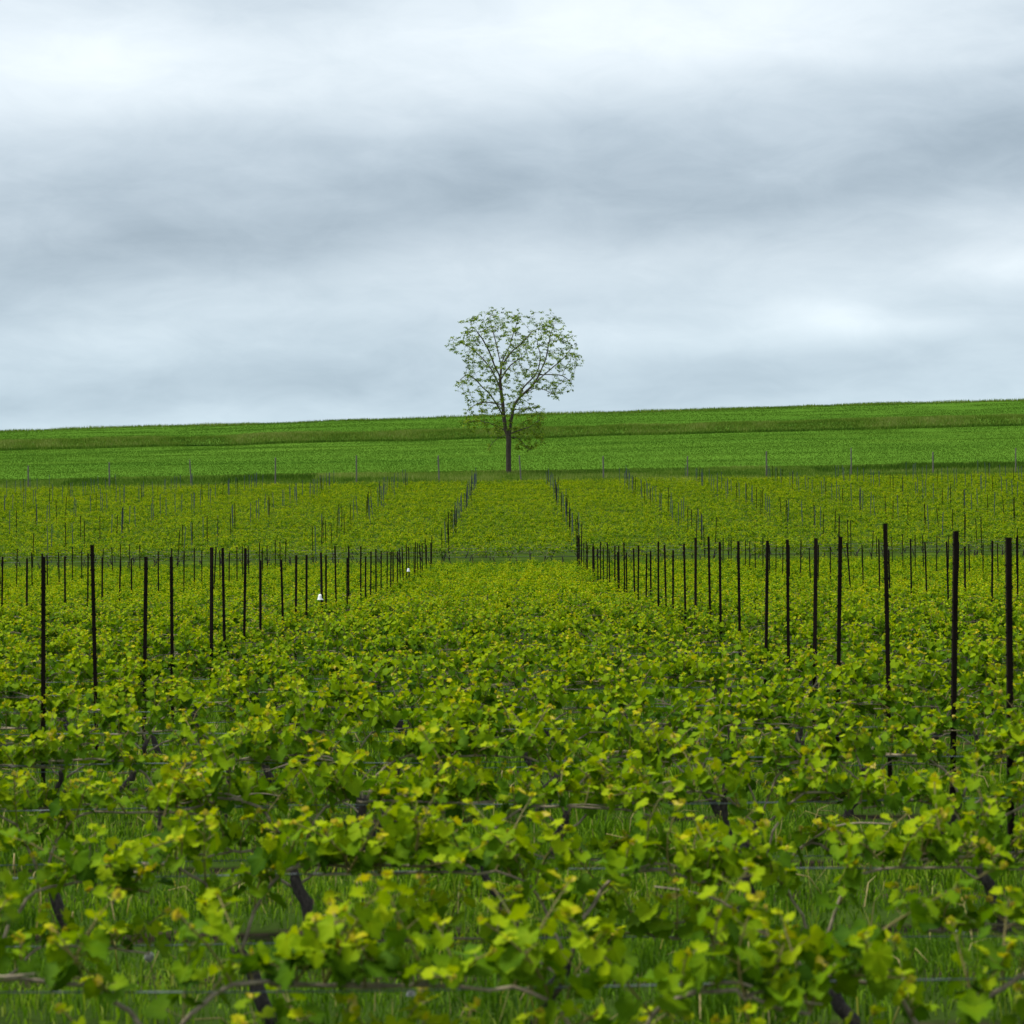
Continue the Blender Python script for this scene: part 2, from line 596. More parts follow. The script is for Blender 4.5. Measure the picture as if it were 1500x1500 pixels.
def make_vine_data(seed, style):
    r = np.random.default_rng(seed)
    D = dict(trunks=[], canes=[], shoots=[])
    lean = style.get('lean', r.uniform(-.12, .12))
    head = np.array([lean, r.uniform(-.03, .03), r.uniform(.26, .36)])
    base = np.array([r.uniform(-.03, .03), r.uniform(-.03, .03), -.06])
    tr = smooth_path([base, base * .5 + head * .5 + r.normal(0, .022, 3) * [1, 1, .2], head], 9)
    tr[1:-1] += r.normal(0, .011, (7, 3))
    D['trunks'].append((tr, np.linspace(.028, .017, 9) * style.get('thick', 1.) * (1 + .20 * r.uniform(-1, 1.3, 9))))
    if style.get('fork'):
        h2 = np.array([head[0] + style['fork'] * .17, 0, WIRE_HI - .015])
        t2 = smooth_path([tr[2], (tr[2] + h2) / 2 + [style['fork'] * .05, 0, -.04], h2], 8)
        D['trunks'].append((t2, np.linspace(.020, .013, 8)))
    for sgn in (-1, 1):
        for tier, wz in ((0, WIRE_HI), (1, WIRE_LO)):
            if tier == 1 and r.random() < style.get('skip_low', .25):
                continue
            ln = r.uniform(.46, .66)
            z0 = head + np.array([sgn * .01, r.uniform(-.01, .01), -.01 - .05 * tier])
            arch = r.uniform(.02, .10)
            if tier == 0:
                keys = [z0, z0 + [sgn * .03, 0, .10], [head[0] + sgn * .10, 0, wz - .04], [head[0] + sgn * .19, 0, wz + .012],
                        [head[0] + sgn * .32, 0, wz + .005], [sgn * (ln - .1), 0, wz], [sgn * (ln + .05), 0, wz - .012 + r.uniform(-.03, .03)]]
            else:
                keys = [z0 - [0, 0, .02], z0 + [sgn * .07, 0, .03], [head[0] + sgn * .17, 0, wz + .04],
                        [head[0] + sgn * .28, 0, wz + .01], [sgn * (ln - .1), 0, wz + .006], [sgn * ln, 0, wz + r.uniform(-.02, .02)]]
            pa = smooth_path(keys, 16)
            pa[1:] += r.normal(0, .0035, (15, 3))
            D['canes'].append((pa, np.linspace(.0064, .0040, 16) * r.uniform(.85, 1.15)))
            if r.random() < .6:      # a bare side cane left from pruning
                q0 = pa[int(r.integers(5, 10))]
                dv = np.array([sgn * r.uniform(.18, .42), r.normal(0, .10), r.uniform(-.05, .20)])
                sp_ = smooth_path([q0, q0 + dv * .35 + [0, 0, r.uniform(0, .06)], q0 + dv * .7 + [0, 0, r.uniform(0, .06)], q0 + dv], 9)
                D['canes'].append((sp_, np.linspace(.0042, .0026, 9)))
            # shoots along the cane
            seg = np.linalg.norm(np.diff(pa, axis=0), axis=1).cumsum()
            s = r.uniform(.10, .18)
            while s < seg[-1]:
                k = min(np.searchsorted(seg, s), 14)
                p0 = pa[k + 1]
                L = r.uniform(.09, .28) * (1.0 if tier == 0 else .8) * style.get('vigour', 1.)
                if r.random() < .14:
                    L *= 1.5
                dirv = np.array([r.normal(0, .38), r.normal(0, .55), 1.0])
                if r.random() < .15:
                    dirv[2] = r.uniform(.0, .5)
                dirv /= np.linalg.norm(dirv)
                bend = np.array([r.normal(0, .25), r.normal(0, .25), -.1])
                tt = np.linspace(0, 1, 5)[:, None]
                stem = p0 + dirv * L * tt + bend * L * tt ** 2
                SH = dict(stem=stem, rad=np.linspace(.0034, .0016, 5), pet=[], leaves=[])
                sh_t = r.normal(0, .07)
                nl = int(max(5, round(L / .025)))
                az = r.uniform(0, 6.28)
                for i in range(nl):
                    u = (i + .6) / nl
                    q = stem[0] + (dirv * L * u + bend * L * u * u)
                    az += math.pi * .9 + r.normal(0, .5)
                    size = (.086 - .054 * u ** 1.5) * r.uniform(.75, 1.2) * style.get('leaf', 1.)
                    pl = size * r.uniform(.45, .85)
                    hd = np.array([math.cos(az), math.sin(az), 0])
                    pe = q + hd * pl * .8 + np.array([0, 0, pl * r.uniform(.15, .6)])
                    droop = r.uniform(-1.7, .15) if u < .75 else r.uniform(-.2, .9)
                    d = hd + np.array([0, 0, droop])
                    up = np.array([r.normal(0, .5), r.normal(-.15, .5), 1.0]) + hd * .3
                    M = rot_frame(d, up)
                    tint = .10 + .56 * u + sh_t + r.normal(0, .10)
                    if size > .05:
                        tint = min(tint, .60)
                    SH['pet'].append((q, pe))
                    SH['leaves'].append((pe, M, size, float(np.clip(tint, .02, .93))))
                # pale furled tip
                tip = stem[-1]
                for i in range(3):
                    d = dirv + r.normal(0, .45, 3)
                    SH['leaves'].append((tip, rot_frame(d, r.normal(0, 1, 3)), r.uniform(.018, .032), float(np.clip(r.normal(.84, .08), .6, 1))))
                D['shoots'].append(SH)
                s += r.uniform(.046, .080)
    return D


STYLES = [dict(name='single upright trunk', thick=1.05),
          dict(name='trunk forked to one side', fork=1, thick=1.1),
          dict(name='slanting thin trunk', lean=.17, thick=.8, skip_low=.1),
          dict(name='short thick trunk', thick=1.15, skip_low=.8, lean=.02),
          dict(name='twin stems from one foot', fork=-1, lean=.12, thick=.9, skip_low=0),
          dict(name='trunk slanting the other way', lean=-.16, vigour=1.15),
          dict(name='long lush shoots', vigour=1.3, skip_low=0, leaf=1.08),
          dict(name='thin weak shoots', vigour=.8, skip_low=.5, leaf=.95),
          dict(name='thick leaning trunk', thick=1.15, lean=-.12), dict(name='dense low shoots', skip_low=0, vigour=1.0)]
VD = [make_vine_data(100 + i, s) for i, s in enumerate(STYLES)]


def leaves_arrays(D):
    P, M, S, T = [], [], [], []
    for sh in D['shoots']:
        for p, m, s, t in sh['leaves']:
            P.append(p), M.append(m), S.append(s), T.append(t)
    return np.array(P), np.array(M), np.array(S), np.array(T)


def stamp(mb, P, M, S, T, LV, LF, mi=0):
    """stamp a leaf shape at every frame"""
    n, k = len(P), len(LV)
    V = P[:, None, :] + S[:, None, None] * np.einsum('nij,kj->nki', M, LV)
    F = LF[None] + (np.arange(n) * k)[:, None, None]
    mb.add(V.reshape(-1, 3), F.reshape(-1, 3), np.repeat(T, k), mi)


# fine leaves as separate shared meshes: shape x tint
r0 = np.random.default_rng(5)
N_TINT = 12
TINTS = np.linspace(.04, .98, N_TINT)
LEAF_MESH = []
for s in range(8):
    v, f = leaf_shape('fine', r0)
    row = []
    for t in TINTS:
        mb = MB()
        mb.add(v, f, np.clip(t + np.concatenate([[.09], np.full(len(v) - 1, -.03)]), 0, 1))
        row.append(mb.mesh('leaf', m_vine))
    LEAF_MESH.append(row)
MID_SHAPES = [leaf_shape('mid', r0) for _ in range(3)]

# per variant: shared trunk, cane, shoot and mid-distance foliage meshes
VM = []
for D in VD:
    e = dict()
    mb = MB()
    for pts, rad in D['trunks']:
        tube(mb, pts, rad, 8)
    e['trunk'] = mb.mesh('trunk', m_bark)
    e['canes'] = []
    for pts, rad in D['canes']:
        mb = MB()
        tube(mb, pts, rad, 6)
        e['canes'].append(mb.mesh('cane', m_cane))
    e['shoots'] = []
    mball = MB()
    for sh in D['shoots']:
        mb = MB()
        tube(mb, sh['stem'], sh['rad'], 5, cap=False)
        tube(mball, sh['stem'][::2], sh['rad'][::2], 3, cap=False, mi=1)
        for q, pe in sh['pet']:
            tube(mb, [q, pe], [.0014, .0011], 3, cap=False)
        e['shoots'].append(mb.mesh('shoot', m_shoot))
    P, M, S, T = leaves_arrays(D)
    idx = np.arange(len(P))
    for s in range(3):
        k = idx % 3 == s
        stamp(mball, P[k], M[k], S[k], T[k], *MID_SHAPES[s])
    e['foliage'] = mball.mesh('foliage', [m_vine, m_shoot])
    VM.append(e)

# ------------------------------------------------------------------ where rows, posts and vines stand
ROW_Y = [5.5 + 2.0 * k for k in range(43)]            # near block, last row at 89.5
FAR_Y = [95.5 + 2.0 * k for k in range(44)]           # far block beyond the crossing path, last row at 181.5
BAY = 5.6
pts_v, pts_p = [], []
for yi, y in enumerate(ROW_Y + FAR_Y):
    near = y < 92
    half = .2198 * y + (1.3 if y < 14 else 2.2)
    x0 = (2.5 if near else 2.8) + rng.normal(0, .015)
    k0 = int(math.ceil((-half - x0) / BAY))
    for k in range(k0, int((half - x0) / BAY) + 1):
        pts_p.append((k, x0 + k * BAY + rng.normal(0, .035 if near else (.09 if k in (0, -1) else .3)), y + rng.normal(0, .04)))
    sp = BAY / 6
    off = rng.uniform(-.5, .5) * sp if not near else rng.uniform(-.12, .12)
    for k in range(int((-half - x0) / sp), int((half - x0) / sp) + 1):
        pts_v.append((x0 + sp * .5 + off + k * sp + rng.normal(0, .07), y + rng.normal(0, .035)))

pts_v.sort(key=lambda p: p[1])
N_IND = 300
HERO_Y = 12.0
ind_v, rest_v = pts_v[:N_IND], pts_v[N_IND:]

V_GROUP = 'grape vines trained along the trellis rows'
ORD = ['lowest', 'second', 'third', 'fourth', 'fifth', 'sixth', 'seventh', 'eighth', 'ninth', 'tenth']
ind_v.sort(key=lambda p: (round((p[1] - 5.5) / 2), p[0]))
row_now, deck = -1, []
for (x, y) in ind_v:
    ri = int(round((y - 5.5) / 2))
    if ri != row_now or not deck:
        row_now, deck = ri, [int(q) for q in rng.permutation(len(VD))]
    k = deck.pop()
    D, E, st = VD[k], VM[k], STYLES[k]
    flip = rng.random() < .5
    where = ('in the %s row up the slope' % ORD[ri]) if ri < 10 else 'in the closed lower block'
    if ri == 0:
        where = 'in the lowest row of the vineyard'
    root = thing('grape_vine', (x, y, gz(x, y)), 'grape vine with %s, %s' % (st['name'], where), 'grape vine', V_GROUP,
                 (math.pi if flip else 0) + rng.normal(0, .06))
    sc = rng.uniform(.92, 1.1)
    root.scale = (rng.uniform(.97, 1.05), sc, sc if y > 12 else rng.uniform(.95, 1.07))
    link('trunk', E['trunk'], root)
    for c in E['canes']:
        link('cane', c, root)
    if y < HERO_Y:
        for sh, sm in zip(D['shoots'], E['shoots']):
            so = link('shoot', sm, root)
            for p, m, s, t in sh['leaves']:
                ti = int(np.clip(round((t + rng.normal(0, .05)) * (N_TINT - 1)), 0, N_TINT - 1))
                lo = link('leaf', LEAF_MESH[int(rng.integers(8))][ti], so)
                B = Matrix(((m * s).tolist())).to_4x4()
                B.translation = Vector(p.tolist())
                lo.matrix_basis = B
    else:
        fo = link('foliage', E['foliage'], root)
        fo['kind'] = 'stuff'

# the remaining vines, too many and too far to pick apart
mb = MB()
LA = [leaves_arrays(D) for D in VD]
by_y = {}
rest = np.array(rest_v)
kk = rng.integers(len(VD), size=len(rest))
for k in range(len(VD)):
    sel = rest[kk == k]
    P, M, S, T = LA[k]
    ang = np.where(rng.random(len(sel)) < .5, math.pi, 0) + rng.normal(0, .08, len(sel))
    for (x, y), a in zip(sel, ang):
        ca, sa = math.cos(a), math.sin(a)
        Rm = np.array([[ca, -sa, 0], [sa, ca, 0], [0, 0, 1]])
        frac = .78 if y < 92 else .56
        pick = rng.random(len(P)) < frac
        sc = rng.uniform(.92, 1.12)
        o = np.array([x, y, gz(x, y)])
        vary = rng.normal(.04 if y < 92 else .035, .055)
        stamp(mb, o + sc * P[pick] @ Rm.T, np.einsum('ij,njk->nik', Rm, M[pick]), S[pick] * (1.02 if y < 92 else 1.2) * 1.08,
              np.clip(T[pick] + vary, 0, .86), FAR_LEAF_V, FAR_LEAF_F, 0)
        if y < 70 or 93 < y < 101:
            for pts, rad in VD[k]['trunks']:
                tube(mb, o + pts[::4] @ Rm.T, rad[::4], 4, mi=1, cap=False)
            if y > 93 or y < 60:
                for pts, rad in VD[k]['canes']:
                    tube(mb, o + pts[::5] @ Rm.T, rad[::5], 3, mi=2, cap=False)
tag(mb.build('vine_rows', [m_vine, m_bark, m_cane]), 'massed yellow green vine rows filling the slope up to the verge',
    'vines', None, 'stuff')

# ------------------------------------------------------------------ posts


def post_mesh(h, mat, name):
    """folded steel profile with hook tabs along both lips"""
    mb = MB()
    w, d, t = .028, .024, .004
    o = [(-w / 2, -d / 2), (w / 2, -d / 2), (w / 2, d / 2), (w / 4, d / 2), (w / 4, d / 2 - t), (w / 2 - t, d / 2 - t),
         (w / 2 - t, -d / 2 + t), (-w / 2 + t, -d / 2 + t), (-w / 2 + t, d / 2 - t), (-w / 4, d / 2 - t), (-w / 4, d / 2), (-w / 2, d / 2)]
    n = len(o)
    v = [(x, y, -.25) for x, y in o] + [(x, y, h) for x, y in o]
    f = []
    for i in range(n):
        j = (i + 1) % n
        f += [(i, j, j + n), (i, j + n, i + n)]
    for b in (0, n):
        for q in ((0, 1, 6, 7), (1, 2, 5, 6), (2, 3, 4, 5), (0, 7, 8, 11), (8, 9, 10, 11)):
            f += [(b + q[0], b + q[1], b + q[2]), (b + q[0], b + q[2], b + q[3])]
    mb.add(v, f, .5)
    z = .35
    while z < h - .05:
        for s in (-1, 1):
            x0, x1 = s * w / 2, s * (w / 2 + .007)
            b = [(x0, -.004, z), (x1, -.004, z + .012), (x1, .004, z + .012), (x0, .004, z), (x0, -.004, z + .02), (x0, .004, z + .02)]
            mb.add(b, [(0, 1, 4), (3, 5, 2), (0, 3, 2), (0, 2, 1), (1, 2, 5), (1, 5, 4)], .5)
        z += .11
    return mb.mesh(name, mat, smooth=False)


HS = [1.50, 1.56, 1.60, 1.65, 1.72]
PM_D = [post_mesh(h, m_dark_post, 'vineyard_post') for h in HS]
PM_G = [post_mesh(h, m_grey_post, 'vineyard_post') for h in HS]
pts_p.sort(key=lambda p: p[2])
posts_in = [p for p in pts_p]
mbr = MB()
n_ind = 0
for (kc, x, y) in posts_in:
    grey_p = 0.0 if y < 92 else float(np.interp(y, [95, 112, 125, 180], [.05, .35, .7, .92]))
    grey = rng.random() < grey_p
    hi = int(rng.integers(len(HS)))
    if y < 25:
        hi = [1, 2, 2, 3][int(rng.integers(4))] if x < 0 else [2, 3, 3, 4][int(rng.integers(4))]
    lx, ly = rng.normal(-.006, (.012) if y < 40 else (.013 if y < 92 else .026)), rng.normal(0, .012)
    if rng.random() < .05 and y > 26:
        lx += rng.choice([-.06, .06])
    rz = rng.normal(0, .25)
    if n_ind < 300:
        n_ind += 1
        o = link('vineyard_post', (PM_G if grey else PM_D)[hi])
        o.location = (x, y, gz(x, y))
        o.rotation_euler = (ly, lx, rz)
        lean = abs(lx) > .035
        size = ('tall' if HS[hi] > 1.62 else ('short' if HS[hi] < 1.53 else 'plain'))
        ri = int(round((y - 5.5) / 2))
        block = 'the lower block' if y < 92 else 'the upper slope'
        if ri < 10:
            block = 'the %s vine row' % ORD[ri]
        if kc in (0, -1):
            block += ', line %s of the tree' % ('right' if kc == 0 else 'left')
        c = 'grey galvanised' if grey else 'dark rusted'
        tag(o, '%s %s trellis post%s in %s' % (size, c, ' leaning aside' if lean else '', block), 'post',
            '%s posts %s' % (c, 'leaning ' + block if lean else block))
    else:
        h = HS[hi]
        w = .016
        b = np.array([(-w, -w * .6, 0), (w, -w * .6, 0), (w, w * .6, 0), (-w, w * .6, 0)])
        t = b + np.array([lx * h, -ly * h, h])
        v = np.concatenate([b, t]) + np.array([x, y, gz(x, y)])
        f = [(0, 1, 5), (0, 5, 4), (1, 2, 6), (1, 6, 5), (2, 3, 7), (2, 7, 6), (3, 0, 4), (3, 4, 7), (4, 5, 6), (4, 6, 7)]
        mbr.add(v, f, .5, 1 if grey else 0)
tag(mbr.build('far_posts', [m_dark_post, m_grey_post], smooth=False),
    'many thin grey trellis posts scattered over the upper slope of vines', 'posts', None, 'stuff')

# ------------------------------------------------------------------ trellis wires
for y in [q for q in ROW_Y if q < 26] + [95.5, 97.5]:
    half = .2198 * y + 3
    for z, nm in ((WIRE_HI - .006, 'upper'), (WIRE_LO - .006, 'lower')):
        xs = np.linspace(-half, half, 25)
        pts = np.stack([xs, np.full(25, y + .012), ground_z(xs, np.full(25, y)) + z + .006 * np.sin(xs * 2.1 + y)], 1)
        mb = MB()
        tube(mb, pts, .0022 if y < 30 else .006, 5)
        blk = 'at the foot of the upper slope' if y > 90 else ('of the lowest row' if y < 6 else 'among the open front rows')
        tag(mb.build('trellis_wire', m_wire), 'thin grey %s trellis wire strung through the vines %s' % (nm, blk), 'wire',
            '%s trellis wires %s' % (nm, blk))

# ------------------------------------------------------------------ boundary fence posts
FENCE = [(41, 682), (160, 677), (280, 673), (403, 670), (522, 667), (643, 667), (763, 667), (884, 668), (1007, 668), (1123, 661),
         (1247, 656), (1367, 662), (1488, 656)]
FL = [0, -.01, -.06, .01, .0, -.03, -.06, -.01, .01, 0, .005, .0, .015]
FY = 193.0
for i, ((px, py), ln) in enumerate(zip(FENCE, FL)):
    x = (px - 750) * FY / 3413
    g = gz(x, FY)
    top = EYE + (810 - py) * FY / 3413
    h = min(max(top - g, 1.6), 2.4)
    mb = MB()
    rr = .060 + .012 * math.sin(i * 3.1)
    pts = np.array([[0, 0, -.3], [0.01, 0, .4 * h], [-.008, 0, .75 * h], [0, 0, h - .05], [0, 0, h]])
    tube(mb, pts, np.array([1.1, 1.0, .96, .93, .70]) * rr, 9)
    o = mb.build('fence_post', m_wood, smooth=False)
    o.location = (x, FY, g)
    o.rotation_euler = (0, ln, 0)
    tree_side = 'just right of the lone tree trunk' if i == 6 else ('leaning in the grass verge left of the tree' if ln < -.05 else 'standing in the verge')
    hh = 'tall' if h > 2.05 else ('low' if h < 1.8 else 'grey')
    tag(o, '%s weathered wooden fence post %s' % (hh, tree_side), 'fence post', 'wooden fence posts along the verge %s' % hh)

# ------------------------------------------------------------------ the lone tree
TY = 205.0
PXM = TY / 3413 / 5.0          # metres per pixel of the 5x enlargement


def tz(zx, zy):
    return np.array([(zx - 725) * PXM, 0.0, (1362 - zy) * PXM])


TX = (745 - 750) * TY / 3413
tree = thing('lone_tree', (TX, TY, gz(TX, TY)), 'lone tree with forked trunk and sparse fresh leaves on the grass verge', 'tree')
LIMBS = [  # (points in the enlargement, depth at the end in metres, parent limb and index)
    ([(725, 1400), (725, 1300), (724, 1200), (727, 1130), (728, 1100)], 0),
    ([(728, 1100), (702, 1050), (692, 960), (682, 860), (668, 760), (662, 660), (672, 570), (690, 490)], .5),
    ([(728, 1100), (742, 1000), (757, 900), (788, 825), (845, 775), (905, 720), (950, 640), (990, 550), (1015, 450), (1030, 340)], -.6),
    ([(800, 810), (822, 745), (870, 695), (925, 640), (955, 560), (960, 470), (930, 380)], 1.6),
    ([(905, 720), (980, 650), (1060, 590), (1140, 520), (1190, 450)], -2.2),
    ([(672, 760), (640, 680), (595, 590), (530, 510), (460, 445), (390, 400), (320, 390)], 1.3),
    ([(662, 650), (620, 570), (580, 470), (530, 380), (470, 310)], -2.0),
    ([(668, 590), (648, 470), (620, 360), (595, 260), (585, 190)], 1.0),
    ([(676, 550), (720, 460), (755, 360), (785, 270), (800, 210)], -1.2),
    ([(672, 570), (760, 450), (830, 390), (890, 310)], 2.4),
    ([(690, 960), (640, 860), (590, 790), (500, 700), (430, 640), (370, 690)], -1.8),
    ([(682, 860), (600, 840), (520, 840), (450, 870), (410, 900)], 1.8),
    ([(700, 1050), (630, 1015), (550, 990), (470, 985), (410, 1000)], -1.2),
    ([(745, 1070), (820, 1045), (890, 1020), (950, 970), (1000, 945)], 1.5),
    ([(757, 900), (830, 900), (900, 890), (960, 880)], -1.8),
    ([(950, 640), (1040, 640), (1120, 640), (1190, 690)], 1.6),
    ([(845, 775), (930, 740), (1000, 760), (1050, 800)], -1.4),
    ([(728, 1090), (790, 1100), (840, 1160), (880, 1200)], -1.0),
    ([(710, 1085), (650, 1100), (600, 1140), (575, 1190)], 1.0),
    ([(690, 700), (700, 620), (740, 580), (800, 540)], -2.6),
]
nodes, parents, limb_w = [], [], []


def nearest_node(p):
    a = np.array(nodes)
    return int(np.argmin(((a - p) ** 2).sum(1)))


rt = np.random.default_rng(21)
for li, (pp, dep) in enumerate(LIMBS):
    q = np.array([tz(*p) for p in pp])
    tt = np.linspace(0, 1, len(q))
    q[:, 1] = dep * tt ** 1.1
    if li:
        par = nearest_node(q[0]) if li > 2 else 9
        if li in (1, 2):
            par = nearest_node(q[0])
        q[:, 1] += nodes[par][1]
        q[0] = nodes[par]
    fine = []
    for a, b in zip(q[:-1], q[1:]):
        m = max(1, int(np.linalg.norm(b - a) / .3))
        for s in range(m):
            fine.append(a + (b - a) * s / m)
    fine.append(q[-1])
    fine = np.array(fine)
    if li:
        fine[1:] += rt.normal(0, .025, (len(fine) - 1, 3))
    prev = -1 if li == 0 else par
    for p in (fine if li == 0 else fine[1:]):
        nodes.append(p)
        parents.append(prev)
        prev = len(nodes) - 1
# crown outline from the photograph's silhouette (enlargement pixels), filled in depth
SIL = np.array([(235, 440), (300, 330), (420, 225), (590, 150), (760, 150), (880, 200), (935, 230), (965, 180), (1000, 145), (1060, 180),
                (1110, 200), (1130, 290), (1220, 320), (1235, 460), (1290, 535), (1215, 620), (1200, 760), (1060, 820), (980, 720), (900, 800), (870, 860),
                (1000, 890), (1030, 950), (960, 1040), (1010, 1160), (880, 1215), (780, 1190), (770, 1060), (650, 1080), (570, 1200), (560, 1130), (640, 1060), (480, 1070),
                (350, 1000), (460, 950), (390, 900), (380, 780), (480, 740), (325, 740), (345, 650), (440, 590), (350, 500), (330, 465)], float)


def inside(px, py, poly):
    c = False
    j = len(poly) - 1
    for i in range(len(poly)):
        xi, yi = poly[i]
        xj, yj = poly[j]
        if (yi > py) != (yj > py) and px < (xj - xi) * (py - yi) / (yj - yi) + xi:
            c = not c
        j = i
    return c


att = []
while len(att) < 1500:
    px, py = rt.uniform(240, 1300), rt.uniform(140, 1220)
    if not inside(px, py, SIL):
        continue
    if px < 480 and 730 < py < 900 and rt.random() < .3:
        continue
    if float(vnoise(px, py, 85., 4)) < .13:
        continue
    hw = 480 * math.sqrt(max(.05, 1 - ((py - 560) / 660) ** 2))
    dmax = hw * math.sqrt(max(.04, 1 - ((px - 740) / 560) ** 2)) * PXM * .95
    p = tz(px, py)
    p[1] = rt.uniform(-1, 1) * dmax
    att.append(p)
att = np.array(att)
alive = np.ones(len(att), bool)
STEP = .22
for it in range(70):
    A = att[alive]
    if len(A) == 0:
        break
    NA = np.array(nodes)
    d2 = ((A[:, None, :] - NA[None, 12:, :]) ** 2).sum(2)
    ni = d2.argmin(1) + 12
    dm = np.sqrt(d2.min(1))
    grow = {}
    for a, i, d in zip(A, ni, dm):
        if d < 4.0:
            grow.setdefault(int(i), []).append((a - NA[i]) / (d + 1e-6))
    for i, ds in grow.items():
        d = np.mean(ds, 0) + rt.normal(0, .16, 3) + np.array([0, 0, .04])
        nn = NA[i] + STEP * d / (np.linalg.norm(d) + 1e-6)
        if ((np.array(nodes[-400:]) - nn) ** 2).sum(1).min() < .004:
            continue
        nodes.append(nn)
        parents.append(i)
    NB = np.array(nodes[len(NA):]) if len(nodes) > len(NA) else None
    if NB is None:
        break
    ia = np.where(alive)[0]
    dk = np.sqrt(((att[ia][:, None] - NB[None]) ** 2).sum(2).min(1))
    alive[ia[dk < .30]] = False
nodes = np.array(nodes)
nn = len(nodes)
kids = [[] for _ in range(nn)]
for i, p in enumerate(parents):
    if p >= 0:
        kids[p].append(i)
wgt = np.zeros(nn)
for i in range(nn - 1, -1, -1):
    wgt[i] = sum(wgt[k] for k in kids[i]) if kids[i] else 1.0
rad = .0115 * wgt ** .5
rad = rad * (.24 / rad[0]) * (1 - .35 * np.exp(-wgt / 6))
rad = np.maximum(rad, .007)
mb = MB()
done = np.zeros(nn, bool)
order = [0]
stack = [(0, None)]
while stack:
    i, par = stack.pop()
    chain = [] if par is None else [par]
    cur = i
    while True:
        chain.append(cur)
        if not kids[cur]:
            break
        ks = sorted(kids[cur], key=lambda k: -wgt[k])
        for k in ks[1:]:
            stack.append((k, cur))
        cur = ks[0]
    pts = nodes[chain].copy()
    rr = rad[chain].copy()
    if par is not None:
        rr[0] = min(rr[0], rr[1] * 1.25)
    else:
        rr[0] *= 1.12
    if len(pts) >= 2:
        if len(pts) > 3:
            pts[1:-1] = .25 * pts[:-2] + .5 * pts[1:-1] + .25 * pts[2:]
        tube(mb, pts, rr, 10 if rr.max() > .08 else (6 if rr.max() > .03 else 4))
mb.build('trunk', m_tbark, tree)
# drooping sprays of new leaves at the twig ends and along thin twigs
mb = MB()
ends = [i for i in range(nn) if not kids[i]]
spr = list(nodes[ends]) + [nodes[i] + rt.normal(0, .06, 3) for i in range(nn) if kids[i] and wgt[i] <= 14 and rt.random() < .5]
LP, LM, LS, LT = [], [], [], []
for p in spr:
    b = rt.normal(.54, .16)
    up = nodes[nearest_node(p)] if False else p
    for q in range(int(rt.integers(6, 11))):
        az = rt.uniform(0, 6.28)
        d = np.array([math.cos(az), math.sin(az), rt.uniform(-1.1, .35)])
        LP.append(p + d * rt.uniform(.0, .06))
        LM.append(rot_frame(d, np.array([rt.normal(0, .5), rt.normal(0, .5), 1.])))
        LS.append(rt.uniform(.13, .25))
        LT.append(np.clip(b + rt.normal(0, .15), 0, 1))
LV = np.array([[0, 0, 0], [.26, .45, .04], [0, 1.0, -.12], [-.26, .45, .04]])
stamp(mb, np.array(LP), np.array(LM), np.array(LS), np.array(LT), LV, FAR_LEAF_F)
cr_o = mb.build('crown', m_tree, tree)
cr_o['kind'] = 'stuff'

# ------------------------------------------------------------------ white bell traps hung on posts
ring = [(0.0, .012), (.010, .030), (.040, .036), (.070, .042), (.088, .050), (.094, .053)]
for bx, by, px, lab in ((-3.085, 37.52, 1, 'white bell shaped cap hung beside a post, the lower of the two'),
                        (-3.09, 69.5, 2, 'white bell shaped cap hung beside a post, farther up the same post line')):
    z = gz(bx, by)
    zt = .93 if px == 1 else .98
    t = thing('hanging_bell_cap', (bx, by, z + zt), lab, 'bell cap')
    mb = MB()
    k = 14
    v = [(0, 0, .0)] + [(r_ * math.cos(a), r_ * math.sin(a), -zz) for zz, r_ in ring for a in np.arange(k) * 2 * math.pi / k]
    v += [(r_ * .9 * math.cos(a), r_ * .9 * math.sin(a), -zz) for zz, r_ in ring[::-1] for a in np.arange(k) * 2 * math.pi / k]
    f = [(0, 1 + (j + 1) % k, 1 + j) for j in range(k)]
    for i in range(2 * len(ring) - 1):
        for j in range(k):
            a, b = 1 + i * k + j, 1 + i * k + (j + 1) % k
            f += [(a, b, b + k), (a, b + k, a + k)]
    mb.add(v, f, .5)
    mb.build('cap', m_white, t)
    mb = MB()
    tube(mb, [(0, 0, -.004), (0, 0, .12), (-.008, 0, .15), (-.03, 0, .155), (-.055, 0, .14)], .003, 5)
    mb.build('hanger', m_wire, t)

